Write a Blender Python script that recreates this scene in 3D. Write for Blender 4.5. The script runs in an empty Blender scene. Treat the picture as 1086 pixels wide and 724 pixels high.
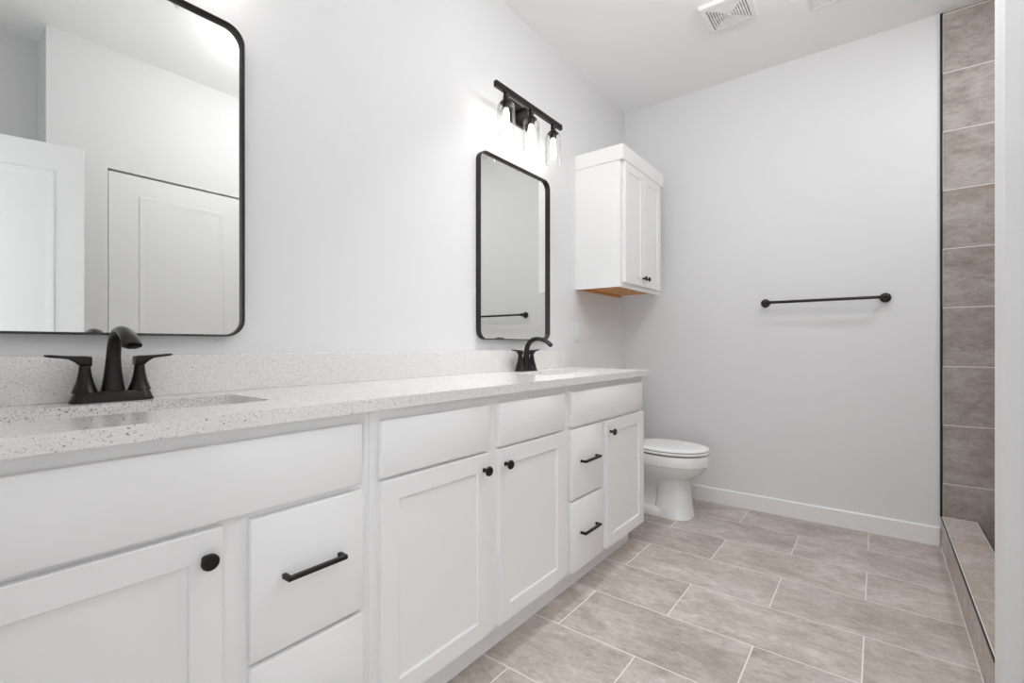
import bpy, bmesh, math
from mathutils import Vector, Matrix
PI = math.pi
S = bpy.context.scene
C = S.collection

# ------------------------------------------------------------------ camera, world, exposure
cam_d = bpy.data.cameras.new('camera')
cam_d.sensor_width = 36.0
cam_d.lens = 502.06 / 1086 * 36.0
cam_d.shift_y = 3.99 / 1086
cam_d.clip_start = 0.02
cam = bpy.data.objects.new('camera', cam_d)
cam.location = (0, 0, 1.0518)
cam.rotation_euler = (PI / 2, 0, math.radians(37.695))
C.objects.link(cam)
S.camera = cam
S.view_settings.view_transform = 'Standard'
S.view_settings.look = 'None'
S.view_settings.gamma = 1.0
S.view_settings.use_curve_mapping = False
S.view_settings.exposure = 1.04
W = bpy.data.worlds.new('daylight_world')
S.world = W
W.use_nodes = True
W.node_tree.nodes['Background'].inputs[0].default_value = (0.93, 0.965, 1.0, 1)
W.node_tree.nodes['Background'].inputs[1].default_value = 1.75
S.cycles.use_denoising = True
S.cycles.max_bounces = 12
S.cycles.diffuse_bounces = 8
S.cycles.transparent_max_bounces = 16
S.cycles.sample_clamp_indirect = 6.0
FILL_GLOBE_POWER = 3.9      # each added ceiling globe, unseen fill for the room
CAN_POWER = 1.9        # recessed light above the front of the vanity
SHOWER_POWER = 5.0    # recessed light in the shower
BULB_POWER = 0.13     # each vanity bulb

# ------------------------------------------------------------------ room numbers (metres)
XW = -1.507            # vanity wall
YB = 3.340             # back wall
H = 2.793              # ceiling
XR = 0.585             # wall opposite the vanity
XRR = 0.83             # recessed piece of that wall behind the open door
YF = -0.14             # wall with the entry doorway
XC = 0.262             # shower kerb face
YS0, YS1 = 1.758, 1.896  # end wall of the shower
XS = 1.30              # far side of the shower
ZC = 0.9195            # worktop


# ------------------------------------------------------------------ materials
def mat(name, col, rough=0.5, metal=0.0, spec=None):
    m = bpy.data.materials.new(name)
    m.use_nodes = True
    b = m.node_tree.nodes['Principled BSDF']
    b.inputs['Base Color'].default_value = (*col, 1)
    b.inputs['Roughness'].default_value = rough
    b.inputs['Metallic'].default_value = metal
    if spec is not None:
        b.inputs['Specular IOR Level'].default_value = spec
    return m


def nd(m, t, **kw):
    n = m.node_tree.nodes.new(t)
    for k, v in kw.items():
        setattr(n, k, v)
    return n


def lk(m, a, b):
    m.node_tree.links.new(a, b)


def bump_noise(m, scale, strength, dist=0.001, detail=3):
    tc = nd(m, 'ShaderNodeTexCoord')
    n = nd(m, 'ShaderNodeTexNoise')
    n.inputs['Scale'].default_value = scale
    n.inputs['Detail'].default_value = detail
    bp = nd(m, 'ShaderNodeBump')
    bp.inputs['Strength'].default_value = strength
    bp.inputs['Distance'].default_value = dist
    lk(m, tc.outputs['Object'], n.inputs['Vector'])
    lk(m, n.outputs['Fac'], bp.inputs['Height'])
    lk(m, bp.outputs['Normal'], m.node_tree.nodes['Principled BSDF'].inputs['Normal'])
    return m


M = {}
M['wall'] = bump_noise(mat('wall_paint', (0.765, 0.765, 0.773), 0.65), 220, 0.25, 0.0012)
M['ceiling'] = bump_noise(mat('ceiling_paint', (0.92, 0.92, 0.92), 0.8), 160, 0.25, 0.0012)
M['trim'] = mat('trim_paint', (0.83, 0.83, 0.83), 0.35)
M['cabinet'] = bump_noise(mat('cabinet_paint', (0.88, 0.88, 0.88), 0.38), 60, 0.05, 0.0005)
M['door'] = mat('door_paint', (0.82, 0.82, 0.82), 0.4)
M['black'] = mat('matte_black_metal', (0.010, 0.0095, 0.009), 0.42, 0.3)
M['bronze'] = mat('dark_bronze_metal', (0.030, 0.028, 0.027), 0.30, 0.75)
M['frame'] = mat('mirror_frame_metal', (0.045, 0.042, 0.040), 0.32, 0.7)
M['porcelain'] = mat('porcelain', (0.83, 0.83, 0.82), 0.10)
M['seat'] = mat('toilet_seat_plastic', (0.86, 0.86, 0.86), 0.22)
M['gap_shade'] = mat('painted_gap_shade', (0.03, 0.03, 0.03), 0.7)  # near-black colour that paints the shade in the toilet seat gaps
M['plastic'] = mat('white_plastic', (0.83, 0.83, 0.83), 0.35)
M['greyplastic'] = mat('grey_plastic', (0.34, 0.34, 0.34), 0.6)
M['plate'] = mat('plate_plastic', (0.76, 0.76, 0.765), 0.45)
M['chrome'] = mat('chrome', (0.75, 0.75, 0.75), 0.12, 1.0)
M['mirror'] = mat('mirror_glass', (0.86, 0.87, 0.855), 0.0, 1.0)


def make_quartz():
    m = mat('speckled_quartz', (0.8, 0.79, 0.77), 0.16)
    b = m.node_tree.nodes['Principled BSDF']
    tc = nd(m, 'ShaderNodeTexCoord')
    base = (0.81, 0.805, 0.79, 1)
    layers = [(330, 0.40, 0.40, (0.62, 0.59, 0.56, 1), 0.9), (220, 0.34, 0.62, (0.46, 0.43, 0.40, 1), 0.85), (165, 0.27, 0.82, (0.25, 0.225, 0.205, 1), 0.95),
              (95, 0.19, 0.86, (0.15, 0.13, 0.12, 1), 0.95)]
    # warp the grid a little so the chips are irregular
    wn = nd(m, 'ShaderNodeTexNoise')
    wn.inputs['Scale'].default_value = 260
    wn.inputs['Detail'].default_value = 1
    lk(m, tc.outputs['Object'], wn.inputs['Vector'])
    wa = nd(m, 'ShaderNodeVectorMath', operation='MULTIPLY_ADD')
    lk(m, wn.outputs['Color'], wa.inputs[0])
    wa.inputs[1].default_value = (0.006, 0.006, 0.006)
    lk(m, tc.outputs['Object'], wa.inputs[2])
    prev = None
    for sc, rad, thr, col, am in layers:
        v = nd(m, 'ShaderNodeTexVoronoi')
        v.inputs['Scale'].default_value = sc
        lk(m, wa.outputs[0], v.inputs['Vector'])
        lt = nd(m, 'ShaderNodeMath', operation='LESS_THAN')
        lk(m, v.outputs['Distance'], lt.inputs[0])
        lt.inputs[1].default_value = rad
        sp = nd(m, 'ShaderNodeSeparateColor')
        lk(m, v.outputs['Color'], sp.inputs[0])
        gt = nd(m, 'ShaderNodeMath', operation='GREATER_THAN')
        lk(m, sp.outputs[0], gt.inputs[0])
        gt.inputs[1].default_value = thr
        mu = nd(m, 'ShaderNodeMath', operation='MULTIPLY')
        lk(m, lt.outputs[0], mu.inputs[0])
        lk(m, gt.outputs[0], mu.inputs[1])
        m2 = nd(m, 'ShaderNodeMath', operation='MULTIPLY')
        lk(m, mu.outputs[0], m2.inputs[0])
        m2.inputs[1].default_value = am
        mx = nd(m, 'ShaderNodeMix', data_type='RGBA')
        lk(m, m2.outputs[0], mx.inputs[0])
        if prev is None:
            mx.inputs[6].default_value = base
        else:
            lk(m, prev, mx.inputs[6])
        mx.inputs[7].default_value = col
        prev = mx.outputs[2]
    lk(m, prev, b.inputs['Base Color'])
    return m


M['quartz'] = make_quartz()


def make_tile(name, u, v, shift, bw, rh, mortar, tint=1.0, offset=0.5, streak='u'):
    """Rectangular stone-look tiles with pale joints, u/v are the object axes of the brick grid."""
    m = mat(name, (0.4, 0.36, 0.32), 0.42)
    b = m.node_tree.nodes['Principled BSDF']
    tc = nd(m, 'ShaderNodeTexCoord')
    sp = nd(m, 'ShaderNodeSeparateXYZ')
    lk(m, tc.outputs['Object'], sp.inputs[0])
    cb = nd(m, 'ShaderNodeCombineXYZ')
    lk(m, sp.outputs[u], cb.inputs[0])
    lk(m, sp.outputs[v], cb.inputs[1])
    ad = nd(m, 'ShaderNodeVectorMath', operation='ADD')
    lk(m, cb.outputs[0], ad.inputs[0])
    ad.inputs[1].default_value = (shift[0], shift[1], 0)
    br = nd(m, 'ShaderNodeTexBrick', offset=offset, offset_frequency=2)
    br.inputs['Scale'].default_value = 1.0
    br.inputs['Brick Width'].default_value = bw
    br.inputs['Row Height'].default_value = rh
    br.inputs['Mortar Size'].default_value = mortar
    br.inputs['Mortar Smooth'].default_value = 0.15
    br.inputs['Bias'].default_value = 0.0
    br.inputs['Color1'].default_value = (0, 0, 0, 1)
    br.inputs['Color2'].default_value = (1, 1, 1, 1)
    br.inputs['Mortar'].default_value = (0.5, 0.5, 0.5, 1)
    lk(m, ad.outputs[0], br.inputs['Vector'])
    # stone: each tile takes its own piece of the pattern
    rnd = nd(m, 'ShaderNodeSeparateColor')
    lk(m, br.outputs['Color'], rnd.inputs[0])
    off = nd(m, 'ShaderNodeVectorMath', operation='MULTIPLY_ADD')
    cb2 = nd(m, 'ShaderNodeCombineXYZ')
    for k in range(3):
        lk(m, rnd.outputs[0], cb2.inputs[k])
    lk(m, cb2.outputs[0], off.inputs[0])
    off.inputs[1].default_value = (7.3, 4.1, 9.7)
    st = nd(m, 'ShaderNodeVectorMath', operation='MULTIPLY')
    lk(m, ad.outputs[0], st.inputs[0])
    st.inputs[1].default_value = (1.0, 1.9, 1.0)
    lk(m, st.outputs[0], off.inputs[2])
    n1 = nd(m, 'ShaderNodeTexNoise')
    n1.inputs['Scale'].default_value = 3.6
    n1.inputs['Detail'].default_value = 9
    n1.inputs['Roughness'].default_value = 0.66
    n1.inputs['Distortion'].default_value = 0.5
    n2 = nd(m, 'ShaderNodeTexNoise')
    n2.inputs['Scale'].default_value = 22
    n2.inputs['Detail'].default_value = 8
    n2.inputs['Roughness'].default_value = 0.72
    n2.inputs['Distortion'].default_value = 0.8
    n3 = nd(m, 'ShaderNodeTexNoise')
    n3.inputs['Scale'].default_value = 5.5
    n3.inputs['Detail'].default_value = 6
    n3.inputs['Roughness'].default_value = 0.55
    n3.inputs['Distortion'].default_value = 1.4
    for n_ in (n1, n2, n3):
        lk(m, off.outputs[0], n_.inputs['Vector'])
    r1 = nd(m, 'ShaderNodeValToRGB')
    e = r1.color_ramp.elements
    e[0].position, e[0].color = 0.32, (0.27 * tint, 0.232 * tint, 0.203 * tint, 1)
    e[1].position, e[1].color = 0.66, (0.44 * tint, 0.405 * tint, 0.378 * tint, 1)
    k = e.new(0.5)
    k.color = (0.36 * tint, 0.318 * tint, 0.285 * tint, 1)
    lk(m, n1.outputs['Fac'], r1.inputs[0])
    r2 = nd(m, 'ShaderNodeValToRGB')
    e = r2.color_ramp.elements
    e[0].position, e[0].color = 0.30, (0.62, 0.60, 0.585, 1)
    e[1].position, e[1].color = 0.64, (1.14, 1.14, 1.14, 1)
    lk(m, n2.outputs['Fac'], r2.inputs[0])
    mu0 = nd(m, 'ShaderNodeMix', data_type='RGBA', blend_type='MULTIPLY')
    mu0.inputs[0].default_value = 0.75
    lk(m, r1.outputs[0], mu0.inputs[6])
    lk(m, r2.outputs[0], mu0.inputs[7])
    # thin pale veins where the third noise crosses its middle
    vs = nd(m, 'ShaderNodeMath', operation='SUBTRACT')
    lk(m, n3.outputs['Fac'], vs.inputs[0])
    vs.inputs[1].default_value = 0.5
    va = nd(m, 'ShaderNodeMath', operation='ABSOLUTE')
    lk(m, vs.outputs[0], va.inputs[0])
    vr = nd(m, 'ShaderNodeMapRange')
    vr.inputs[1].default_value = 0.0
    vr.inputs[2].default_value = 0.022
    vr.inputs[3].default_value = 0.22
    vr.inputs[4].default_value = 0.0
    lk(m, va.outputs[0], vr.inputs[0])
    mu = nd(m, 'ShaderNodeMix', data_type='RGBA')
    lk(m, vr.outputs[0], mu.inputs[0])
    lk(m, mu0.outputs[2], mu.inputs[6])
    mu.inputs[7].default_value = (0.50 * tint, 0.465 * tint, 0.43 * tint, 1)
    # tile-to-tile tone
    tn = nd(m, 'ShaderNodeMapRange')
    tn.inputs[3].default_value = 0.93
    tn.inputs[4].default_value = 1.07
    lk(m, rnd.outputs[0], tn.inputs[0])
    mt = nd(m, 'ShaderNodeVectorMath', operation='SCALE')
    lk(m, mu.outputs[2], mt.inputs[0])
    lk(m, tn.outputs[0], mt.inputs['Scale'])
    mx = nd(m, 'ShaderNodeMix', data_type='RGBA')
    lk(m, br.outputs['Fac'], mx.inputs[0])
    lk(m, mt.outputs[0], mx.inputs[6])
    mx.inputs[7].default_value = (0.78, 0.745, 0.70, 1)
    lk(m, mx.outputs[2], b.inputs['Base Color'])
    rg = nd(m, 'ShaderNodeMapRange')
    lk(m, br.outputs['Fac'], rg.inputs[0])
    rg.inputs[3].default_value = 0.40
    rg.inputs[4].default_value = 0.85
    lk(m, rg.outputs[0], b.inputs['Roughness'])
    inv = nd(m, 'ShaderNodeMath', operation='MULTIPLY_ADD')
    lk(m, br.outputs['Fac'], inv.inputs[0])
    inv.inputs[1].default_value = -1.0
    lk(m, n2.outputs['Fac'], inv.inputs[2])
    bp = nd(m, 'ShaderNodeBump')
    bp.inputs['Strength'].default_value = 0.25
    bp.inputs['Distance'].default_value = 0.002
    lk(m, inv.outputs[0], bp.inputs['Height'])
    lk(m, bp.outputs['Normal'], b.inputs['Normal'])
    return m


M['floor_tile'] = make_tile('stone_floor_tile', 0, 1, (0.6501 + 0.61 * 20, -3.3518 + 0.305 * 40), 0.61, 0.305, 0.0022, 1.36)
M['shower_tile'] = make_tile('stone_shower_tile', 0, 2, (-0.268 + 0.61 * 20, -0.331 + 0.3054 * 20), 0.61, 0.3054, 0.0020, 1.02)
M['shower_side_tile'] = make_tile('stone_shower_side_tile', 1, 2, (-2.73 + 0.61 * 20, -0.331 + 0.3054 * 20), 0.61, 0.3054, 0.0020, 1.02)
M['kerb_tile'] = make_tile('stone_kerb_tile', 1, 2, (-2.744 + 0.605 * 20, 6.0), 0.605, 30.0, 0.0020, 1.3, 0.0)
M['kerb_top_tile'] = make_tile('stone_kerb_top_tile', 1, 0, (-2.744 + 0.605 * 20, 6.0), 0.605, 30.0, 0.0020, 1.3, 0.0)
M['shower_floor'] = make_tile('stone_mosaic_tile', 0, 1, (20.0, 20.0), 0.051, 0.051, 0.0015, 1.0, 0.0)


def make_wood():
    m = mat('raw_plywood', (0.55, 0.30, 0.10), 0.55)
    b = m.node_tree.nodes['Principled BSDF']
    tc = nd(m, 'ShaderNodeTexCoord')
    mp = nd(m, 'ShaderNodeMapping')
    mp.inputs['Scale'].default_value = (60, 4, 60)
    n = nd(m, 'ShaderNodeTexNoise')
    n.inputs['Detail'].default_value = 5
    r = nd(m, 'ShaderNodeValToRGB')
    r.color_ramp.elements[0].position, r.color_ramp.elements[0].color = 0.3, (0.50, 0.22, 0.055, 1)
    r.color_ramp.elements[1].position, r.color_ramp.elements[1].color = 0.7, (0.72, 0.37, 0.12, 1)
    lk(m, tc.outputs['Object'], mp.inputs[0])
    lk(m, mp.outputs[0], n.inputs['Vector'])
    lk(m, n.outputs['Fac'], r.inputs[0])
    lk(m, r.outputs[0], b.inputs['Base Color'])
    return m


M['wood'] = make_wood()


def make_glass():
    """Thin clear glass: transparent with a facing-dependent gloss."""
    m = bpy.data.materials.new('clear_glass')
    m.use_nodes = True
    nt = m.node_tree
    nt.nodes.remove(nt.nodes['Principled BSDF'])
    o = nt.nodes['Material Output']
    t = nd(m, 'ShaderNodeBsdfTransparent')
    t.inputs[0].default_value = (0.97, 0.97, 0.97, 1)
    g = nd(m, 'ShaderNodeBsdfGlossy')
    g.inputs['Roughness'].default_value = 0.03
    lw = nd(m, 'ShaderNodeLayerWeight')
    lw.inputs[0].default_value = 0.25
    mx = nd(m, 'ShaderNodeMixShader')
    cl = nd(m, 'ShaderNodeMath', operation='MULTIPLY')
    cl.inputs[1].default_value = 0.55
    lk(m, lw.outputs['Fresnel'], cl.inputs[0])
    lk(m, cl.outputs[0], mx.inputs[0])
    lk(m, t.outputs[0], mx.inputs[1])
    lk(m, g.outputs[0], mx.inputs[2])
    lk(m, mx.outputs[0], o.inputs[0])
    return m


def make_bulb(name='glowing_bulb', st=1.8):
    """Glowing clear bulb: gives off light and lets the lamp inside it through."""
    m = bpy.data.materials.new(name)
    m.use_nodes = True
    nt = m.node_tree
    nt.nodes.remove(nt.nodes['Principled BSDF'])
    o = nt.nodes['Material Output']
    t = nd(m, 'ShaderNodeBsdfTransparent')
    em = nd(m, 'ShaderNodeEmission')
    em.inputs[0].default_value = (1.0, 0.97, 0.92, 1)
    em.inputs[1].default_value = st
    a = nd(m, 'ShaderNodeAddShader')
    lk(m, t.outputs[0], a.inputs[0])
    lk(m, em.outputs[0], a.inputs[1])
    lk(m, a.outputs[0], o.inputs[0])
    return m


def make_emit(name, col, st):
    m = bpy.data.materials.new(name)
    m.use_nodes = True
    b = m.node_tree.nodes['Principled BSDF']
    b.inputs['Base Color'].default_value = (0.9, 0.9, 0.9, 1)
    b.inputs['Emission Color'].default_value = (*col, 1)
    b.inputs['Emission Strength'].default_value = st
    return m


M['grout'] = mat('pale_grout', (0.86, 0.83, 0.79), 0.85)
M['glass'] = make_glass()
M['bulb'] = make_bulb()
M['globe'] = make_bulb('fill_globe_glow', 2.0)  # glow of the added fill globes
M['lens'] = make_emit('lit_lens', (1.0, 0.98, 0.95), 6.0)


# ------------------------------------------------------------------ mesh helpers
def new():
    return bmesh.new()


def add_box(bm, x0, x1, y0, y1, z0, z1, bevel=0.0, seg=2):
    r = bmesh.ops.create_cube(bm, size=1.0)
    vs = r['verts']
    for v in vs:
        v.co = Vector((x0 + (v.co.x + .5) * (x1 - x0), y0 + (v.co.y + .5) * (y1 - y0), z0 + (v.co.z + .5) * (z1 - z0)))
    if bevel > 0:
        es = list({e for v in vs for e in v.link_edges})
        bmesh.ops.bevel(bm, geom=es, offset=bevel, segments=seg, profile=0.5, affect='EDGES')
    return vs


def add_loft(bm, rings, cap0=True, cap1=True, closed=True):
    """Skin a list of rings (lists of points of equal length)."""
    vr = [[bm.verts.new(p) for p in r] for r in rings]
    n = len(vr[0])
    for a, b in zip(vr[:-1], vr[1:]):
        for i in range(n if closed else n - 1):
            j = (i + 1) % n
            bm.faces.new((a[i], a[j], b[j], b[i]))
    if cap0:
        bm.faces.new(list(reversed(vr[0])))
    if cap1:
        bm.faces.new(vr[-1])
    return vr


def add_lathe(bm, prof, origin, axis='Z', n=28, cap0=True, cap1=True):
    """prof: (radius, distance along axis)."""
    o = Vector(origin)
    rings = []
    for r, h in prof:
        ring = []
        for i in range(n):
            a = 2 * PI * i / n
            c, s = r * math.cos(a), r * math.sin(a)
            if axis == 'Z':
                p = Vector((c, s, h))
            elif axis == 'X':
                p = Vector((h, c, s))
            elif axis == '-Y':
                p = Vector((c, -h, s))
            else:
                p = Vector((c, h, s))
            ring.append(o + p)
        rings.append(ring)
    add_loft(bm, rings, cap0, cap1)


def rrect(w, h, r, n=6):
    """Rounded rectangle outline centred on 0."""
    pts = []
    for cx, cy, a0 in ((w / 2 - r, h / 2 - r, 0), (-w / 2 + r, h / 2 - r, PI / 2), (-w / 2 + r, -h / 2 + r, PI), (w / 2 - r, -h / 2 + r, 1.5 * PI)):
        for i in range(n + 1):
            a = a0 + PI / 2 * i / n
            pts.append((cx + r * math.cos(a), cy + r * math.sin(a)))
    return pts


def add_sweep(bm, path, radii, n=18, flat=None):
    """Tube along a path; flat = list of (side, up) scale pairs. Frames are kept in the path's plane."""
    P = [Vector(p) for p in path]
    rings = []
    side = None
    for i, p in enumerate(P):
        t = (P[min(i + 1, len(P) - 1)] - P[max(i - 1, 0)]).normalized()
        if side is None:
            ref = Vector((0, 1, 0)) if abs(t.y) < 0.8 else Vector((1, 0, 0))
            side = (ref - t * ref.dot(t)).normalized()
        else:
            side = (side - t * side.dot(t)).normalized()
        up = t.cross(side)
        sx, sy = (1, 1) if flat is None else flat[i]
        ring = [p + side * (radii[i] * sx * math.cos(2 * PI * k / n)) + up * (radii[i] * sy * math.sin(2 * PI * k / n)) for k in range(n)]
        rings.append(ring)
    add_loft(bm, rings)


def shaker(bm, y0, y1, z0, z1, xf, t=0.019, rail=0.055, depth=0.008):
    """Shaker door in the YZ plane facing +X, front at xf."""
    b = 0.0018
    def rect(i, x):
        return [(x, y0 + i, z0 + i), (x, y1 - i, z0 + i), (x, y1 - i, z1 - i), (x, y0 + i, z1 - i)]
    rings = [rect(0, xf - t), rect(0, xf - b), rect(b, xf), rect(rail, xf), rect(rail + 0.0015, xf - 0.0015),
             rect(rail + 0.003, xf - depth)]
    add_loft(bm, rings)


def obj(name, bm, m, parent=None, smooth=35):
    bmesh.ops.remove_doubles(bm, verts=bm.verts, dist=1e-6)
    bmesh.ops.recalc_face_normals(bm, faces=bm.faces)
    if parent is not None:
        bmesh.ops.translate(bm, verts=bm.verts, vec=-WORLD[parent.name])
    me = bpy.data.meshes.new(name)
    bm.to_mesh(me)
    bm.free()
    me.materials.append(m)
    if smooth:
        for p in me.polygons:
            p.use_smooth = True
        me.set_sharp_from_angle(angle=math.radians(smooth))
    o = bpy.data.objects.new(name, me)
    C.objects.link(o)
    if parent is not None:
        o.parent = parent
        WORLD[o.name] = WORLD[parent.name]
    else:
        WORLD[o.name] = Vector((0, 0, 0))
    return o


WORLD = {}


def thing(name, label, cat, loc, group=None):
    o = bpy.data.objects.new(name, None)
    o.empty_display_size = 0.05
    C.objects.link(o)
    o.location = loc
    WORLD[o.name] = Vector(loc)
    o['label'] = label
    o['category'] = cat
    if group:
        o['group'] = group
    return o


def tag(o, label, cat, group=None):
    o['label'] = label
    o['category'] = cat
    if group:
        o['group'] = group
    return o


def struct(name, bm, m, label=None, cat=None, smooth=0, parent=None):
    o = obj(name, bm, m, parent, smooth)
    if parent is None:
        o['kind'] = 'structure'
        if label:
            o['label'] = label
        if cat:
            o['category'] = cat
    return o


def light(name, kind, loc, energy, parent=None, **kw):
    d = bpy.data.lights.new(name, kind)
    d.energy = energy
    for k, v in kw.items():
        setattr(d, k, v)
    o = bpy.data.objects.new(name, d)
    C.objects.link(o)
    if parent is not None:
        o.parent = parent
        o.location = Vector(loc) - WORLD[parent.name]
    else:
        o.location = loc
    return o


# ------------------------------------------------------------------ setting
T = 0.10
bm = new(); add_box(bm, XW - T, XS + T, YF - 0.60, YB + T, -0.10, 0.0)
struct('floor', bm, M['floor_tile'], 'taupe stone-look floor tiles laid in half-offset rows with pale joints', 'floor')
bm = new(); add_box(bm, XW - T, XS + T, YF - T, YB + T, H, H + T)
struct('ceiling', bm, M['ceiling'], 'flat white ceiling over the bathroom and shower', 'ceiling')
bm = new(); add_box(bm, XW - T, XW, YF - T, YB + T, 0, H)
struct('wall_left', bm, M['wall'], 'white wall behind the vanity mirrors', 'wall')
bm = new(); add_box(bm, XW, XS + T, YB, YB + T, 0, H)
struct('wall_back', bm, M['wall'], 'white back wall with the towel bar', 'wall')
# opposite wall with a closet opening
bm = new()
CD0, CD1, CDZ = 0.748, 1.518, 2.093
add_box(bm, XR, XR + T, 0.487, CD0, 0, H)
add_box(bm, XR, XR + T, CD0, CD1, CDZ, H)
add_box(bm, XR, XR + T, CD1, YS0, 0, H)
add_box(bm, XR + T, XRR + T, 0.487, 0.587, 0, H)
add_box(bm, XR + T, XR + T + 0.02, 0.587, YS0, 0, H)  # added backing, stops outside light showing through the closet door gap
struct('wall_right', bm, M['wall'], 'white wall opposite the vanity holding the closet door', 'wall')
bm = new(); add_box(bm, XRR, XRR + T, YF, 0.487, 0, H)
struct('wall_right_recess', bm, M['wall'], 'set-back white wall behind the open entry door', 'wall')
bm = new(); add_box(bm, XC, XS, YS0, YS1, 0, H)
struct('wall_shower_near', bm, M['wall'], 'white wing wall at the right edge closing the near side of the shower', 'wall')
bm = new(); add_box(bm, XS, XS + T, YS0, YB, 0, H)
struct('wall_shower_right', bm, M['shower_side_tile'], 'tiled far side wall of the shower', 'wall')
# entry wall with the doorway the photograph is taken from
bm = new()
DX0, DX1, DZ = -0.40, 0.40, 2.06
TF = 0.60               # wall deepened out of view to aim the daylight at the back wall
add_box(bm, XW, DX0, YF - TF, YF, 0, H)
add_box(bm, DX1, XRR + T, YF - TF, YF, 0, H)
add_box(bm, DX0, DX1, YF - TF, YF, DZ, H)
struct('wall_front', bm, M['wall'], 'white wall with the entry doorway', 'wall')
# tile on the shower back wall and inside the wing wall
bm = new(); add_box(bm, XC + 0.006, XS, YB - 0.009, YB, 0, 2.786)
struct('wall_shower_back', bm, M['shower_tile'], 'stacked stone-look tiles on the shower back wall', 'wall')
bm = new(); add_box(bm, XC + 0.006, XS, YS1, YS1 + 0.009, 0, 2.786)
struct('wall_shower_inner', bm, M['shower_tile'], 'tile on the shower side of the wing wall', 'wall')
bm = new(); add_box(bm, 0.402, XS, YS1 + 0.009, YB - 0.009, 0.0, 0.02)
struct('floor_shower', bm, M['shower_floor'], 'small stone tiles on the shower floor', 'floor')
bm = new(); add_box(bm, XC - 0.004, XC + 0.006, YB - 0.011, YB, 0.156, 2.786)
struct('trim_1', bm, M['black'], 'thin black metal edge strip between white wall and shower tile', 'trim')


def baseboard(name, x0, x1, y0, y1, ax, label):
    bm = new()
    t = 0.013
    if ax == 'back':
        prof = [(y0, 0), (y0, 0.092), (y0 + 0.005, 0.098), (y1, 0.098), (y1, 0)]
        add_loft(bm, [[(x, p[0], p[1]) for p in prof] for x in (x0, x1)])
    else:
        prof = [(x0, 0), (x0, 0.098), (x1 - 0.005, 0.098), (x1, 0.092), (x1, 0)]
        add_loft(bm, [[(p[0], y, p[1]) for p in prof] for y in (y0, y1)])
    struct(name, bm, M['trim'], label, 'baseboard')


baseboard('baseboard_back', XW, XC - 0.005, YB - 0.013, YB, 'back', 'white baseboard along the back wall beside the toilet')
baseboard('baseboard_left', XW, XW + 0.013, 2.49, YB - 0.013, 'left', 'white baseboard along the wall behind the toilet')

# shower kerb
k = thing('shower_curb', 'low tiled shower kerb with black metal edges beside the floor', 'shower curb', (0.332, 2.62, 0))
k['kind'] = 'structure'
bm = new(); add_box(bm, XC, 0.402, YS1 + 0.010, YB - 0.012, 0.0, 0.147)
obj('curb_body', bm, M['kerb_tile'], k, 0)
bm = new(); add_box(bm, XC + 0.0059, 0.3959, YS1 + 0.010, YB - 0.012, 0.1475, 0.156)
obj('curb_top', bm, M['kerb_top_tile'], k, 0)
bm = new(); add_box(bm, XC - 0.001, XC + 0.0030, YS1 + 0.010, YB - 0.012, 0.1475, 0.1562)
o = obj('edge_trim', bm, M['black'], k, 0); o['label'] = 'black metal edge of the kerb'
bm = new(); add_box(bm, 0.3985, 0.403, YS1 + 0.010, YB - 0.012, 0.1475, 0.1562)
o = obj('edge_trim', bm, M['black'], k, 0); o['label'] = 'black metal edge of the kerb'
bm = new()
add_box(bm, XC + 0.0032, 0.3983, YB - 0.0118, YB - 0.0092, 0.147, 0.1572)
add_box(bm, XC + 0.0032, XC + 0.0058, YS1 + 0.010, YB - 0.012, 0.150, 0.1563)
add_box(bm, 0.3960, 0.3984, YS1 + 0.010, YB - 0.012, 0.150, 0.1563)
add_box(bm, XC - 0.0022, XC - 0.0002, YS1 + 0.010, YB - 0.0135, 0.0001, 0.0022)
o = obj('grout_line', bm, M['grout'], k, 0); o['label'] = 'pale grout lines along the kerb edges'


# ------------------------------------------------------------------ doors seen in the mirrors
def panel_door(bm, w, h, t, panels, rails=0.118, both=True):
    """Door slab in local coords: width along +X from 0, thickness along Y centred on 0, height along Z."""
    add_box(bm, 0, w, -t / 2, t / 2, 0, h, 0.0015, 1)
    # moulded panels: sunk frame and raised field on both faces
    for z0, z1 in panels:
        for s in ((1, -1) if both else (-1,)):
            y = s * (t / 2 + 0.0004)
            def rect(i, d):
                return [(rails + i, y + s * d, z0 + i), (w - rails - i, y + s * d, z0 + i), (w - rails - i, y + s * d, z1 - i), (rails + i, y + s * d, z1 - i)]
            add_loft(bm, [rect(0, 0), rect(0.006, 0.005), rect(0.014, 0.005), rect(0.030, 0.0005), rect(0.040, 0.0005)], cap0=True, cap1=True)


def place(bm, loc, ang):
    bmesh.ops.transform(bm, matrix=Matrix.Translation(loc) @ Matrix.Rotation(ang, 4, 'Z'), verts=bm.verts)


# closed closet door in the opposite wall (normal faces -X)
bm = new(); panel_door(bm, CD1 - CD0 - 0.006, CDZ - 0.021, 0.035, [(0.22, 0.86), (1.0, 1.955)], 0.142)
place(bm, Vector((XR + 0.0185, CD0 + 0.003, 0.008)), PI / 2)
d2 = struct('door_2', bm, M['door'], 'closed white panelled closet door reflected in the near mirror', 'door', 30)
# entry door swung open
DHX, DHY = 0.372, -0.10
FX, FY = 0.200, 0.574
ang = math.atan2(FY - DHY, FX - DHX)
wd = math.hypot(FX - DHX, FY - DHY)
bm = new(); panel_door(bm, wd, 2.03, 0.035, [(0.22, 0.86), (1.0, 1.90)], 0.105)
place(bm, Vector((DHX, DHY, 0.010)), ang)
d1 = struct('door_1', bm, M['door'], 'white panelled entry door swung open, reflected in the near mirror', 'door', 30)


# ------------------------------------------------------------------ vanity
XFF = -1.019           # face frame front
XF = -1.000            # door and drawer fronts
ZB, ZT = 0.100, 0.8885


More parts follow.
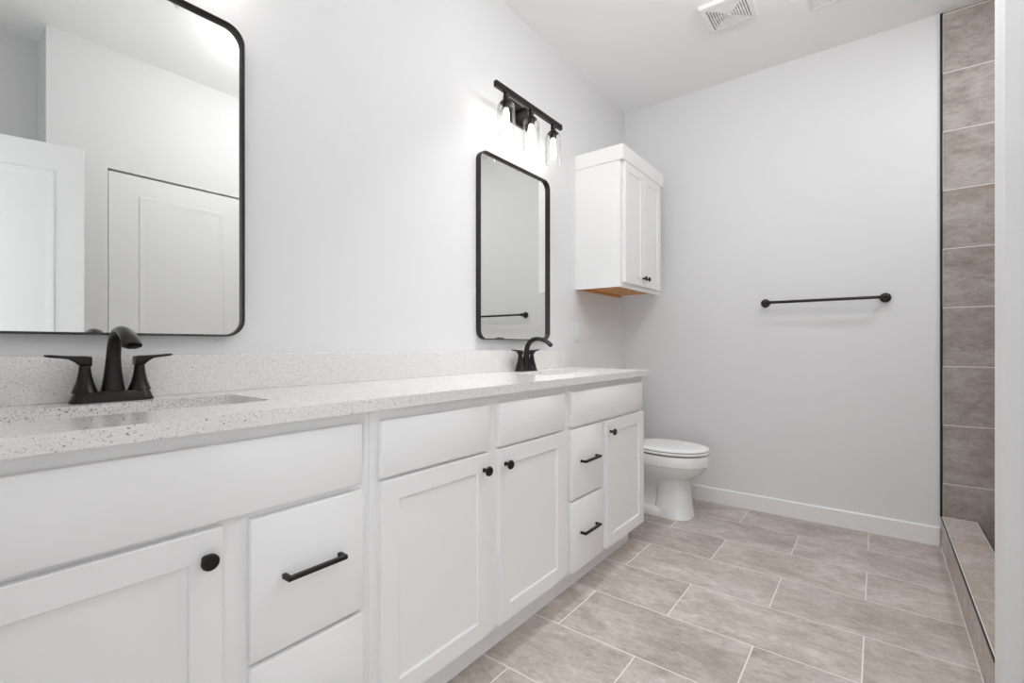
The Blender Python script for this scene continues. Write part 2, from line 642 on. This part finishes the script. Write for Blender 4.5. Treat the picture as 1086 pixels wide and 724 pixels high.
def knob(parent, x, y, z, r=0.0155):
    bm = new()
    add_lathe(bm, [(0.0075, 0), (0.006, 0.006), (0.0055, 0.012), (0.008, 0.016), (r, 0.0205), (r, 0.0245), (r - 0.002, 0.0275), (0.004, 0.029)], (x, y, z), 'X', 28)
    return obj('knob', bm, M['black'], parent)


def bar_pull(parent, x, y0, y1, z):
    bm = new()
    s = 0.0048
    add_box(bm, x + 0.024 - s, x + 0.024 + s, y0, y1, z - s, z + s, 0.0008, 1)
    for y in (y0, y1 - 2 * s):
        add_box(bm, x, x + 0.024, y, y + 2 * s, z - s, z + s, 0.0006, 1)
    return obj('bar_pull', bm, M['black'], parent)


def slab(bm, y0, y1, z0, z1, xf=XF, t=0.0185):
    add_box(bm, xf - t, xf, y0, y1, z0, z1, 0.003, 2)


def cabinet(y0, y1, label, kick_end=None):
    t = thing('vanity_cabinet', label, 'cabinet', ((XW + XFF) / 2, (y0 + y1) / 2, 0), 'vanity cabinet units in a row')
    y0 += 0.0006; y1 -= 0.0006
    xb = XW + 0.014
    bm = new()
    add_box(bm, xb, XFF - 0.02, y0, y0 + 0.016, ZB, ZT)
    add_box(bm, xb, XFF - 0.02, y1 - 0.016, y1, ZB, ZT)
    add_box(bm, xb, XFF - 0.02, y0 + 0.016, y1 - 0.016, ZB, ZB + 0.016)
    add_box(bm, xb, xb + 0.008, y0 + 0.016, y1 - 0.016, ZB + 0.016, ZT)
    obj('carcass', bm, M['cabinet'], t, 0)
    bm = new(); add_box(bm, XFF - 0.0195, XFF, y0, y1, ZB, ZT)
    obj('face_frame', bm, M['cabinet'], t, 0)
    bm = new(); add_box(bm, xb, -1.064, y0, y1 if kick_end is None else kick_end, 0, ZB - 0.0005)
    obj('toe_kick', bm, M['cabinet'], t, 0)
    return t


def false_front(t, y0, y1, z0, z1, name='false_front'):
    bm = new(); slab(bm, y0, y1, z0, z1)
    return obj(name, bm, M['cabinet'], t, 50)


def drawer(t, y0, y1, z0, z1, py, pz):
    bm = new(); slab(bm, y0, y1, z0, z1)
    d = obj('drawer', bm, M['cabinet'], t, 50)
    p = bar_pull(d, XF, py[0], py[1], pz)
    p['label'] = 'square matte black bar pull'
    return d


def door(t, y0, y1, z0, z1, ky, kz):
    bm = new(); shaker(bm, y0, y1, z0, z1, XF, 0.0185)
    d = obj('door', bm, M['cabinet'], t, 20)
    p = knob(d, XF, ky, kz)
    p['label'] = 'round matte black knob'
    return d


Y01, Y12, Y23 = -0.135, 0.7255, 1.6725
YE = 2.472
c1 = cabinet(Y01, Y12, 'nearest white vanity cabinet under the near sink, door left of two drawers')
false_front(c1, -0.060, 0.694, 0.713, 0.861)
door(c1, -0.060, 0.382, 0.108, 0.702, 0.352, 0.650)
drawer(c1, 0.433, 0.699, 0.406, 0.698, (0.496, 0.636), 0.562)
drawer(c1, 0.433, 0.699, 0.108, 0.396, (0.496, 0.636), 0.252)
c2 = cabinet(Y12, Y23, 'middle white vanity cabinet with two facing doors below two drawer fronts')
false_front(c2, 0.751, 1.177, 0.7115, 0.858, 'drawer_front')
false_front(c2, 1.228, 1.647, 0.7115, 0.858, 'drawer_front')
door(c2, 0.751, 1.177, 0.113, 0.7025, 1.147, 0.651)
door(c2, 1.228, 1.647, 0.113, 0.7025, 1.258, 0.650)
c3 = cabinet(Y23, YE, 'farthest white vanity cabinet nearest the toilet, two narrow drawers beside one door', 2.400)
false_front(c3, 1.703, 2.444, 0.711, 0.858)
drawer(c3, 1.703, 1.977, 0.407, 0.699, (1.768, 1.912), 0.560)
drawer(c3, 1.703, 1.977, 0.105, 0.396, (1.768, 1.912), 0.256)
door(c3, 2.018, 2.459, 0.100, 0.697, 2.055, 0.645)

# worktop with two sink cut-outs
CX0, CX1 = XW + 0.0005, -0.982
CY0, CY1 = -0.138, 2.486
SY = (0.314, 1.985)
SX0, SX1 = -1.376, -1.157
top = thing('vanity_countertop', 'long white speckled quartz worktop with backsplash across all three vanity cabinets', 'countertop', ((CX0 + CX1) / 2, (CY0 + CY1) / 2, ZT))
bm = new()
outer = [(CX0, CY0), (CX1 - 0.001, CY0), (CX1 - 0.001, CY1), (CX0, CY1)]
edges = []


def ring_edges(pts, z):
    vs = [bm.verts.new((p[0], p[1], z)) for p in pts]
    return [bm.edges.new((vs[i], vs[(i + 1) % len(vs)])) for i in range(len(vs))]


edges += ring_edges(outer, ZC)
for cy in SY:
    edges += ring_edges([((SX0 + SX1) / 2 + p[0], cy + p[1]) for p in rrect(SX1 - SX0, 0.472, 0.022)], ZC)
bmesh.ops.triangle_fill(bm, edges=edges, use_beauty=True, use_dissolve=False)
fs = list(bm.faces)
ret = bmesh.ops.extrude_face_region(bm, geom=fs)
bmesh.ops.translate(bm, verts=[g for g in ret['geom'] if isinstance(g, bmesh.types.BMVert)], vec=(0, 0, -(ZC - 0.8895)))
obj('counter_slab', bm, M['quartz'], top, 30)
bm = new(); add_box(bm, XW + 0.0005, XW + 0.020, CY0, 2.405, ZC + 0.0002, 1.027, 0.001, 1)
obj('backsplash', bm, M['quartz'], top, 30)


def sink(cy, label):
    t = thing('undermount_sink', label, 'sink', ((SX0 + SX1) / 2, cy, 0.74), 'undermount sinks in the worktop')
    cx = (SX0 + SX1) / 2
    w, l = SX1 - SX0, 0.472
    def rg(dx, z, r):
        return [(cx + p[0], cy + p[1], z) for p in rrect(w + dx, l + dx, r)]
    bm = new()
    zt = 0.8885
    rings = [rg(0.045, zt - 0.010, 0.04), rg(0.045, zt, 0.04), rg(0.004, zt, 0.024), rg(0.0, zt - 0.006, 0.024), rg(-0.008, zt - 0.09, 0.03),
             rg(-0.03, zt - 0.125, 0.04), rg(-0.09, zt - 0.138, 0.05), rg(-0.17, zt - 0.142, 0.02)]
    add_loft(bm, rings, cap0=False, cap1=True)
    rings = [rg(0.045, zt - 0.010, 0.04), rg(0.012, zt - 0.012, 0.03), rg(0.004, zt - 0.10, 0.035), rg(-0.03, zt - 0.145, 0.04), rg(-0.17, zt - 0.152, 0.02)]
    add_loft(bm, rings, cap0=False, cap1=True)
    obj('basin', bm, M['porcelain'], t, 40)
    bm = new(); add_lathe(bm, [(0.022, 0), (0.022, 0.002), (0.016, 0.003), (0.012, 0.0015)], (cx, cy, zt - 0.1415), 'Z', 24)
    o = obj('drain', bm, M['bronze'], t); o['label'] = 'dark drain ring'


sink(SY[0], 'white undermount sink cut into the worktop in front of the near faucet')
sink(SY[1], 'white undermount sink cut into the worktop in front of the far faucet')


# ------------------------------------------------------------------ faucets
def faucet(yc, label):
    xc, z0 = -1.440, ZC + 0.0003
    t = thing('faucet', label, 'faucet', (xc, yc, z0), 'dark centerset faucets')
    bm = new()
    rings = []
    for w, d, z in ((0.157, 0.054, 0), (0.157, 0.054, 0.003), (0.150, 0.049, 0.010), (0.143, 0.044, 0.020), (0.139, 0.040, 0.0235), (0.128, 0.032, 0.0245)):
        rings.append([(xc + p[0], yc + p[1], z0 + z) for p in rrect(d, w, d * 0.42)])
    add_loft(bm, rings)
    obj('base_plate', bm, M['bronze'], t, 40)
    for s in (-1, 1):
        hy = yc + s * 0.0508
        bm = new()
        add_lathe(bm, [(0.0240, 0.0235), (0.0205, 0.032), (0.0162, 0.045), (0.0130, 0.060), (0.0112, 0.073), (0.0106, 0.083), (0.0100, 0.084)], (xc, hy, z0), 'Z', 26)
        h = obj('handle', bm, M['bronze'], t, 40)
        # lever: flat paddle reaching outwards, tip slightly lifted
        bm = new()
        pts = [(-0.0125, 0.0845, 0.0125, 0.0005), (-0.0125, 0.0865, 0.0128, 0.002), (-0.0120, 0.094, 0.0125, 0.010), ]
        rings = []
        N = 20
        for i in range(9):
            u = i / 8.0
            yy = -0.0112 + u * 0.0785
            top_z = 0.1075 - 0.0015 * u + 0.006 * u * u - (0.002 if i == 0 else 0)
            bot_z = 0.0835 if u <= 0.26 else 0.0835 + 0.0180 * (1 - (1 - min(1, (u - 0.26) / 0.34)) ** 2) + 0.0045 * max(0, u - 0.6) / 0.4
            bot_z = min(bot_z, top_z - 0.0068)
            hw = 0.0112 - 0.0015 * u
            if i == 8:
                hw, top_z, bot_z = 0.0055, top_z - 0.0012, bot_z + 0.0012
            zc, hz = (top_z + bot_z) / 2, (top_z - bot_z) / 2
            ring = []
            for q in range(N):
                a = 2 * PI * q / N
                cx_, cz_ = math.cos(a), math.sin(a)
                px = hw * math.copysign(abs(cx_) ** 0.6, cx_)
                pz = hz * math.copysign(abs(cz_) ** 0.6, cz_)
                ring.append((xc + px, hy + s * yy, z0 + zc + pz))
            rings.append(ring)
        add_loft(bm, rings)
        obj('lever', bm, M['bronze'], h, 45)
    # spout
    bm = new()
    key = [(0.0, 0.0235, 0.0235, 1, 1), (0.0, 0.040, 0.0205, 1, 1), (0.0005, 0.070, 0.0165, 1, 1), (0.003, 0.105, 0.0140, 1, 1), (0.010, 0.130, 0.0130, 1.05, 0.97),
           (0.026, 0.1505, 0.0127, 1.1, 0.93), (0.048, 0.1625, 0.0125, 1.16, 0.88), (0.074, 0.1655, 0.0125, 1.22, 0.84), (0.100, 0.1610, 0.0126, 1.28, 0.80),
           (0.124, 0.1520, 0.0128, 1.34, 0.78), (0.142, 0.1410, 0.0130, 1.38, 0.76), (0.152, 0.1310, 0.0131, 1.40, 0.74)]
    add_sweep(bm, [(xc + k_[0], yc, z0 + k_[1]) for k_ in key], [k_[2] for k_ in key], 24, [(k_[3], k_[4]) for k_ in key])
    cx_, cz_ = xc + 0.060, z0 + 0.1305
    sp = obj('spout', bm, M['bronze'], t, 50)
    bm = new(); add_lathe(bm, [(0.0085, 0), (0.0085, 0.006), (0.006, 0.007)], (cx_ + 0.0895, yc, cz_ - 0.0065), 'Z', 18)
    obj('aerator', bm, M['black'], sp)
    bm = new(); add_lathe(bm, [(0.004, 0), (0.004, 0.03), (0.0062, 0.033), (0.0062, 0.040), (0.003, 0.043)], (xc - 0.019, yc, z0 + 0.024), 'Z', 14)
    obj('lift_rod', bm, M['bronze'], t)


faucet(SY[0] - 0.003, 'dark bronze two-handle faucet on the worktop in front of the large near mirror')
faucet(SY[1] - 0.002, 'dark bronze two-handle faucet on the worktop in front of the far mirror nearer the toilet')


# ------------------------------------------------------------------ mirrors
def mirror(y0, y1, z0, z1, label):
    yc, zc = (y0 + y1) / 2, (z0 + z1) / 2
    t = thing('wall_mirror', label, 'mirror', (XW, yc, z0), 'black framed mirrors over the vanity')
    w, h, r = y1 - y0, z1 - z0, 0.050
    def rg(ins, d):
        return [(XW + d, yc + p[0], zc + p[1]) for p in rrect(w - 2 * ins, h - 2 * ins, r - ins, 10)]
    bm = new()
    add_loft(bm, [rg(0.0005, 0.0005), rg(0, 0.002), rg(0, 0.0285), rg(0.0010, 0.030), rg(0.0026, 0.030), rg(0.0034, 0.0290), rg(0.0034, 0.0245),
                  rg(0.0052, 0.0235), rg(0.0054, 0.0225), rg(0.0054, 0.0005)], False, False)
    # close the back ring
    bm.verts.ensure_lookup_table()
    obj('frame', bm, M['frame'], t, 40)
    bm = new()
    add_loft(bm, [rg(0.0056, 0.003), rg(0.0056, 0.0125), rg(0.0058, 0.013)])
    obj('mirror_glass', bm, M['mirror'], t, 20)


mirror(0.014, 0.624, 1.077, 1.981, 'large near mirror in a thin black rounded frame, reflecting white doors')
mirror(1.670, 2.268, 1.079, 1.981, 'far mirror in a thin black rounded frame under the three-bulb light')


# ------------------------------------------------------------------ vanity lights
def vanity_light(yc, label):
    t = thing('vanity_light', label, 'light fixture', (XW, yc, 2.25), 'three-bulb vanity lights')
    xb, zb = -1.400, 2.264
    bm = new(); add_box(bm, XW + 0.0005, XW + 0.018, yc - 0.098, yc + 0.102, 2.205, 2.318, 0.003, 2)
    obj('backplate', bm, M['bronze'], t, 40)
    bm = new()
    add_box(bm, XW + 0.0175, xb - 0.008, yc - 0.011, yc + 0.011, zb - 0.010, zb + 0.010)
    obj('arm', bm, M['bronze'], t, 0)
    bm = new(); add_box(bm, xb - 0.010, xb + 0.010, yc - 0.288, yc + 0.288, zb - 0.0145, zb + 0.0145, 0.002, 1)
    obj('crossbar', bm, M['bronze'], t, 30)
    for q in (-1, 0, 1):
        y = yc + q * 0.206
        bm = new()
        add_lathe(bm, [(0.0135, 2.250), (0.0135, 2.222), (0.017, 2.218), (0.029, 2.206), (0.030, 2.203), (0.018, 2.202), (0.018, 2.178), (0.012, 2.176)], (xb, y, 0), 'Z', 24)
        s = obj('socket', bm, M['bronze'], t, 35)
        # clear glass shade, open at the bottom
        bm = new()
        prof = [(0.030, 2.2015), (0.0375, 2.198), (0.0410, 2.190), (0.0418, 2.180), (0.0458, 2.050), (0.0462, 2.040)]
        add_lathe(bm, prof, (xb, y, 0), 'Z', 40, False, False)
        g = obj('glass_shade', bm, M['glass'], t, 40); g['label'] = 'clear glass cylinder shade'
        bm = new()
        add_lathe(bm, [(0.010, 2.178), (0.012, 2.170), (0.0155, 2.155), (0.0160, 2.085), (0.012, 2.068), (0.004, 2.062)], (xb, y, 0), 'Z', 20)
        b = obj('bulb', bm, M['bulb'], t, 60); b['label'] = 'glowing bulb'
        light('bulb_light', 'POINT', (xb, y, 2.12), BULB_POWER, t, shadow_soft_size=0.022, color=(1.0, 0.98, 0.95))


vanity_light(1.972, 'dark three-bulb vanity light with clear glass shades above the far mirror')
vanity_light(0.315, 'dark three-bulb vanity light with clear glass shades above the near mirror')


# ------------------------------------------------------------------ wall cabinet over the toilet
def wall_cabinet():
    y0, y1 = 2.600, 3.245
    zb, zt, zk = 1.400, 2.150, 2.236
    xff, xf = -1.203, -1.184
    t = thing('wall_cabinet', 'white two-door wall cabinet hung in the corner above the toilet', 'cabinet', (XW, (y0 + y1) / 2, zb))
    bm = new()
    xb = XW + 0.0005
    add_box(bm, xb, xff - 0.019, y0, y0 + 0.016, zb, zk)
    add_box(bm, xb, xff - 0.019, y1 - 0.016, y1, zb, zk)
    add_box(bm, xb, xff - 0.019, y0 + 0.016, y1 - 0.016, zk - 0.016, zk)
    add_box(bm, xff - 0.019, xff, y0, y1, zb, zk)
    obj('body', bm, M['cabinet'], t, 0)
    bm = new(); add_box(bm, xb, xff - 0.0195, y0 + 0.0165, y1 - 0.0165, zb + 0.014, zb + 0.024)
    o = obj('bottom_panel', bm, M['wood'], t, 0); o['label'] = 'bare orange-brown wood underside'
    bm = new()
    for a in ((xb, xff - 0.0195, y0 + 0.0165, y0 + 0.026), ):
        add_box(bm, *a, zb + 0.001, zb + 0.0138)
    add_box(bm, xb, xb + 0.02, y0 + 0.027, y1 - 0.0165, zb + 0.001, zb + 0.0138)
    add_box(bm, xff - 0.030, xff - 0.0195, y0 + 0.027, y1 - 0.0165, zb + 0.001, zb + 0.0138)
    o = obj('bottom_rail', bm, M['wood'], t, 0); o['label'] = 'bare wood rails around the underside'
    bm = new()
    add_box(bm, xb, xf + 0.004, y0 - 0.008, y0 - 0.0005, zt - 0.002, zk + 0.001, 0.001, 1)
    add_box(bm, xff + 0.0005, xf + 0.004, y0 - 0.0005, y1, zt - 0.002, zk + 0.001, 0.001, 1)
    obj('crown_board', bm, M['cabinet'], t, 30)
    ym = (y0 + y1) / 2
    for a, b, ky in ((y0 + 0.034, ym - 0.002, ym - 0.028), (ym + 0.002, y1 - 0.034, ym + 0.028)):
        bm = new(); shaker(bm, a, b, zb + 0.026, zt - 0.0025, xf, 0.0185, 0.052, 0.006)
        d = obj('door', bm, M['cabinet'], t, 20)
        kn = knob(d, xf, ky, zb + 0.075, 0.0145); kn['label'] = 'round matte black knob'


wall_cabinet()


# ------------------------------------------------------------------ toilet
def oval(cx, cy, lb, lf, w, z, n=40, p=2.0):
    """Egg outline: lb back half-length (towards -X), lf front half-length, w half-width."""
    pts = []
    for i in range(n):
        a = 2 * PI * i / n
        c, s = math.cos(a), math.sin(a)
        L = lf if c >= 0 else lb
        e = 2 / p
        pts.append((cx + L * math.copysign(abs(c) ** e, c), cy + w * math.copysign(abs(s) ** e, s), z))
    return pts


def toilet():
    yc = 2.965
    t = thing('toilet', 'white toilet with closed lid between the vanity end and the back wall', 'toilet', (-1.15, yc, 0))
    cx = -1.045
    bm = new()
    rings = []
    # bowl: straight rim band, then a hollow sweep in to the foot
    for lb, lf, w, z, p in ((0.27, 0.100, 0.085, 0.205, 2.2), (0.27, 0.128, 0.104, 0.226, 2.2), (0.28, 0.165, 0.128, 0.246, 2.15),
                            (0.28, 0.198, 0.150, 0.270, 2.1), (0.28, 0.222, 0.166, 0.297, 2.1), (0.28, 0.233, 0.172, 0.318, 2.1), (0.28, 0.2335, 0.1722, 0.3195, 2.1), (0.28, 0.241, 0.178, 0.323, 2.1), (0.28, 0.242, 0.179, 0.327, 2.1),
                            (0.28, 0.241, 0.178, 0.380, 2.1), (0.28, 0.239, 0.176, 0.385, 2.1), (0.28, 0.234, 0.172, 0.3875, 2.1)):
        rings.append(oval(cx, yc, lb, lf, w, z, 44, p))
    add_loft(bm, rings)
    # front column of the foot
    rings = []
    fx = -1.005
    for lb, lf, w, z in ((0.115, 0.110, 0.118, 0.0), (0.115, 0.110, 0.118, 0.006), (0.112, 0.106, 0.115, 0.012), (0.105, 0.098, 0.105, 0.08), (0.102, 0.090, 0.098, 0.15), (0.105, 0.088, 0.098, 0.20), (0.11, 0.088, 0.100, 0.235)):
        rings.append(oval(fx, yc, lb, lf, w, z, 44, 3.0))
    add_loft(bm, rings)
    # narrower trapway behind it, standing on the same base
    rings = []
    for lb, lf, w, z in ((0.20, 0.20, 0.055, 0.045), (0.20, 0.20, 0.055, 0.15), (0.20, 0.20, 0.075, 0.19), (0.20, 0.20, 0.095, 0.215), (0.20, 0.20, 0.10, 0.25)):
        rings.append(oval(-1.17, yc, lb, lf, w, z, 44, 3.5))
    add_loft(bm, rings)
    add_loft(bm, [oval(-1.17, yc, 0.215, 0.20, 0.112, 0.0, 44, 4), oval(-1.17, yc, 0.215, 0.20, 0.110, 0.04, 44, 4), oval(-1.17, yc, 0.205, 0.19, 0.100, 0.048, 44, 4)])
    obj('bowl', bm, M['porcelain'], t, 50)
    bm = new()
    add_loft(bm, [oval(cx, yc, 0.20, 0.226, 0.166, 0.3877, 44, 2.1), oval(cx, yc, 0.20, 0.226, 0.166, 0.3955, 44, 2.1)])
    obj('bumper_gap_shade', bm, M['gap_shade'], t, 40)  # spacer whose dark colour stands in for the shade under the seat
    bm = new()
    add_loft(bm, [oval(cx, yc, 0.215, 0.242, 0.180, 0.3957, 44, 2.1), oval(cx, yc, 0.217, 0.246, 0.184, 0.400, 44, 2.1), oval(cx, yc, 0.217, 0.246, 0.184, 0.407, 44, 2.1), oval(cx, yc, 0.215, 0.243, 0.181, 0.4100, 44, 2.1)])
    obj('seat', bm, M['seat'], t, 40)
    bm = new()
    add_loft(bm, [oval(cx, yc, 0.200, 0.232, 0.170, 0.4102, 44, 2.1), oval(cx, yc, 0.200, 0.232, 0.170, 0.4138, 44, 2.1)])
    obj('lid_gap_shade', bm, M['gap_shade'], t, 40)  # dark slab painted as the shade between seat and lid
    bm = new()
    add_loft(bm, [oval(cx, yc, 0.215, 0.240, 0.178, 0.4140, 44, 2.1), oval(cx, yc, 0.217, 0.244, 0.182, 0.417, 44, 2.1), oval(cx, yc, 0.216, 0.242, 0.180, 0.424, 44, 2.1), oval(cx, yc, 0.208, 0.232, 0.172, 0.4285, 44, 2.1), oval(cx, yc, 0.16, 0.18, 0.13, 0.4305, 44, 2.1)])
    obj('lid', bm, M['seat'], t, 40)
    # tank and its lid
    bm = new()
    rings = []
    for d, w, z in ((0.150, 0.36, 0.392), (0.158, 0.38, 0.42), (0.170, 0.410, 0.60), (0.172, 0.414, 0.735)):
        rings.append([(XW + 0.014 + d / 2 + p[0], yc + p[1], z) for p in rrect(d, w, 0.035)])
    add_loft(bm, rings)
    obj('tank', bm, M['porcelain'], t, 40)
    bm = new()
    rings = []
    for d, w, z in ((0.182, 0.428, 0.7352), (0.186, 0.434, 0.740), (0.186, 0.434, 0.760), (0.176, 0.424, 0.768)):
        rings.append([(XW + 0.014 + 0.090 + p[0], yc + p[1], z) for p in rrect(d, w, 0.038)])
    add_loft(bm, rings)
    obj('tank_lid', bm, M['porcelain'], t, 40)
    bm = new(); add_lathe(bm, [(0.014, 0), (0.014, 0.008), (0.006, 0.010), (0.006, 0.02)], (XW + 0.014 + 0.1715, yc - 0.15, 0.68), 'X', 18)
    add_box(bm, XW + 0.200, XW + 0.209, yc - 0.156, yc - 0.075, 0.673, 0.686, 0.003, 2)
    obj('flush_lever', bm, M['chrome'], t)


toilet()

# ------------------------------------------------------------------ towel bar
t = thing('towel_bar', 'black towel bar with round posts on the back wall', 'towel bar', (-0.262, YB, 1.315))
ty = YB - 0.062
for x in (-0.560, 0.033):
    bm = new()
    add_lathe(bm, [(0.0265, 0.0004), (0.0265, 0.006), (0.024, 0.011), (0.013, 0.014), (0.0105, 0.020), (0.0105, 0.050), (0.013, 0.054), (0.0145, 0.062), (0.013, 0.070), (0.009, 0.0735), (0.002, 0.0745)], (x, YB, 1.315), '-Y', 28)
    obj('post', bm, M['bronze'], t)
bm = new(); add_sweep(bm, [(-0.5455, ty, 1.315), (0.0185, ty, 1.315)], [0.0085, 0.0085], 20)
obj('rail', bm, M['bronze'], t, 40)

# ------------------------------------------------------------------ outlet plate
t = thing('outlet_plate', 'small white wall outlet plate right of the far mirror above the worktop', 'outlet', (XW, 2.616, 1.133))
bm = new(); add_box(bm, XW + 0.0003, XW + 0.006, 2.580, 2.652, 1.075, 1.192, 0.002, 2)
obj('plate', bm, M['plate'], t)
bm = new(); add_box(bm, XW + 0.0062, XW + 0.0085, 2.599, 2.633, 1.099, 1.168, 0.001, 1)
obj('receptacle', bm, M['plate'], t)

# ------------------------------------------------------------------ ceiling fan grille
t = thing('exhaust_fan_grille', 'square white exhaust fan grille with nested slots on the ceiling', 'vent', (-0.612, 2.638, H))
vx, vy = -0.612, 2.638
hw = 0.122
bm = new()
def sq(h, z):
    return [(vx - h, vy - h, z), (vx + h, vy - h, z), (vx + h, vy + h, z), (vx - h, vy + h, z)]
add_loft(bm, [sq(hw, H - 0.0003), sq(hw, H - 0.012), sq(hw - 0.006, H - 0.020), sq(hw - 0.030, H - 0.022), sq(hw - 0.030, H - 0.008)], False, False)
obj('grille_frame', bm, M['plastic'], t, 20)
bm = new(); add_box(bm, vx - hw + 0.029, vx + hw - 0.029, vy - hw + 0.029, vy + hw - 0.029, H - 0.008, H - 0.0005)
obj('backing', bm, M['greyplastic'], t, 0)
bm = new()
for i in range(6):
    h1 = 0.0865 - i * 0.0125
    h0 = h1 - 0.0075
    def r2(h, z):
        return [(vx - h * 1.0, vy - h, z), (vx + h, vy - h, z), (vx + h, vy + h, z), (vx - h, vy + h, z)]
    add_loft(bm, [r2(h1, H - 0.0085), r2(h1, H - 0.0195), r2(h0, H - 0.0215), r2(h0, H - 0.0085)], False, False)
add_box(bm, vx - 0.010, vx + 0.010, vy - 0.010, vy + 0.010, H - 0.023, H - 0.0085)
for a in (-1, 1):
    add_box(bm, vx - 0.088, vx + 0.088, vy + a * 0.0015 - 0.0015, vy + a * 0.0015 + 0.0015, H - 0.0195, H - 0.0085)
obj('louvers', bm, M['plastic'], t, 20)

# ceiling supply register cut by the top of the picture
t = thing('ceiling_register', 'white ceiling air register at the top edge right of the fan grille', 'vent', (-0.205, 2.750, H))
bm = new()
rx, ry, hx, hy = -0.205, 2.750, 0.078, 0.155
def rc(i, z):
    return [(rx - hx + i, ry - hy + i, z), (rx + hx - i, ry - hy + i, z), (rx + hx - i, ry + hy - i, z), (rx - hx + i, ry + hy - i, z)]
add_loft(bm, [rc(0, H - 0.0003), rc(0.002, H - 0.005), rc(0.020, H - 0.008), rc(0.022, H - 0.003)], False, False)
obj('register_frame', bm, M['plastic'], t, 20)
bm = new(); add_box(bm, rx - hx + 0.021, rx + hx - 0.021, ry - hy + 0.021, ry + hy - 0.021, H - 0.003, H - 0.0005)
obj('backing', bm, M['greyplastic'], t, 0)
bm = new()
for i in range(11):
    y = ry - hy + 0.032 + i * 0.0246
    add_loft(bm, [[(x, y - 0.008, H - 0.004), (x, y + 0.009, H - 0.008), (x, y + 0.009, H - 0.0065), (x, y - 0.008, H - 0.0031)] for x in (rx - hx + 0.0215, rx + hx - 0.0215)])
obj('louvers', bm, M['plastic'], t, 0)


# ------------------------------------------------------------------ recessed ceiling lights, added fill globes
def can(x, y, power, label, col=(0.97, 0.985, 1.0), spread=180):
    t = thing('recessed_light', label, 'ceiling light', (x, y, H), 'recessed ceiling lights')
    bm = new(); add_lathe(bm, [(0.085, -0.0003), (0.083, -0.004), (0.066, -0.006), (0.064, -0.002)], (x, y, H), 'Z', 32, False, False)
    obj('trim_ring', bm, M['plastic'], t)
    bm = new(); add_lathe(bm, [(0.064, -0.002), (0.04, -0.0022), (0.002, -0.0024)], (x, y, H), 'Z', 32, True, True)
    obj('lens', bm, M['lens'], t)
    light('can_light', 'AREA', (x, y, H - 0.008), power, t, shape='DISK', size=0.07, spread=math.radians(spread), color=col)


def globe(x, y, label):  # added fixture out of view, all-round fill that brightens the ceiling
    t = thing('added_fill_globe', label, 'ceiling light', (x, y, H), 'added ceiling fill globes')
    bm = new(); add_lathe(bm, [(0.065, -0.0003), (0.065, -0.012), (0.05, -0.02), (0.012, -0.022), (0.012, -0.100), (0.030, -0.104), (0.030, -0.112)], (x, y, H), 'Z', 28)
    obj('canopy', bm, M['bronze'], t, 40)
    bm = new()
    add_lathe(bm, [(0.029 if k_ == 0 else 0.085 * math.sin(math.radians(20 + k_ * 15.9)), -0.113 if k_ == 0 else -0.195 + 0.085 * math.cos(math.radians(20 + k_ * 15.9))) for k_ in range(11)], (x, y, H), 'Z', 28)
    obj('globe', bm, M['globe'], t, 60)
    light('fill_globe_lamp', 'POINT', (x, y, H - 0.195), FILL_GLOBE_POWER, t, shadow_soft_size=0.05, color=(0.98, 0.99, 1.0))


globe(-0.22, 1.36, 'added fill globe, unseen, under the ceiling at the near end of the vanity aisle')
globe(-0.15, 2.05, 'added fill globe, unseen, under the ceiling at the far end of the vanity aisle')
can(-0.97, 1.70, CAN_POWER, 'round recessed light in the ceiling straight above the front edge of the vanity', spread=75)
can(0.85, 2.60, SHOWER_POWER, 'round recessed light in the ceiling over the shower', (0.88, 0.94, 1.0))
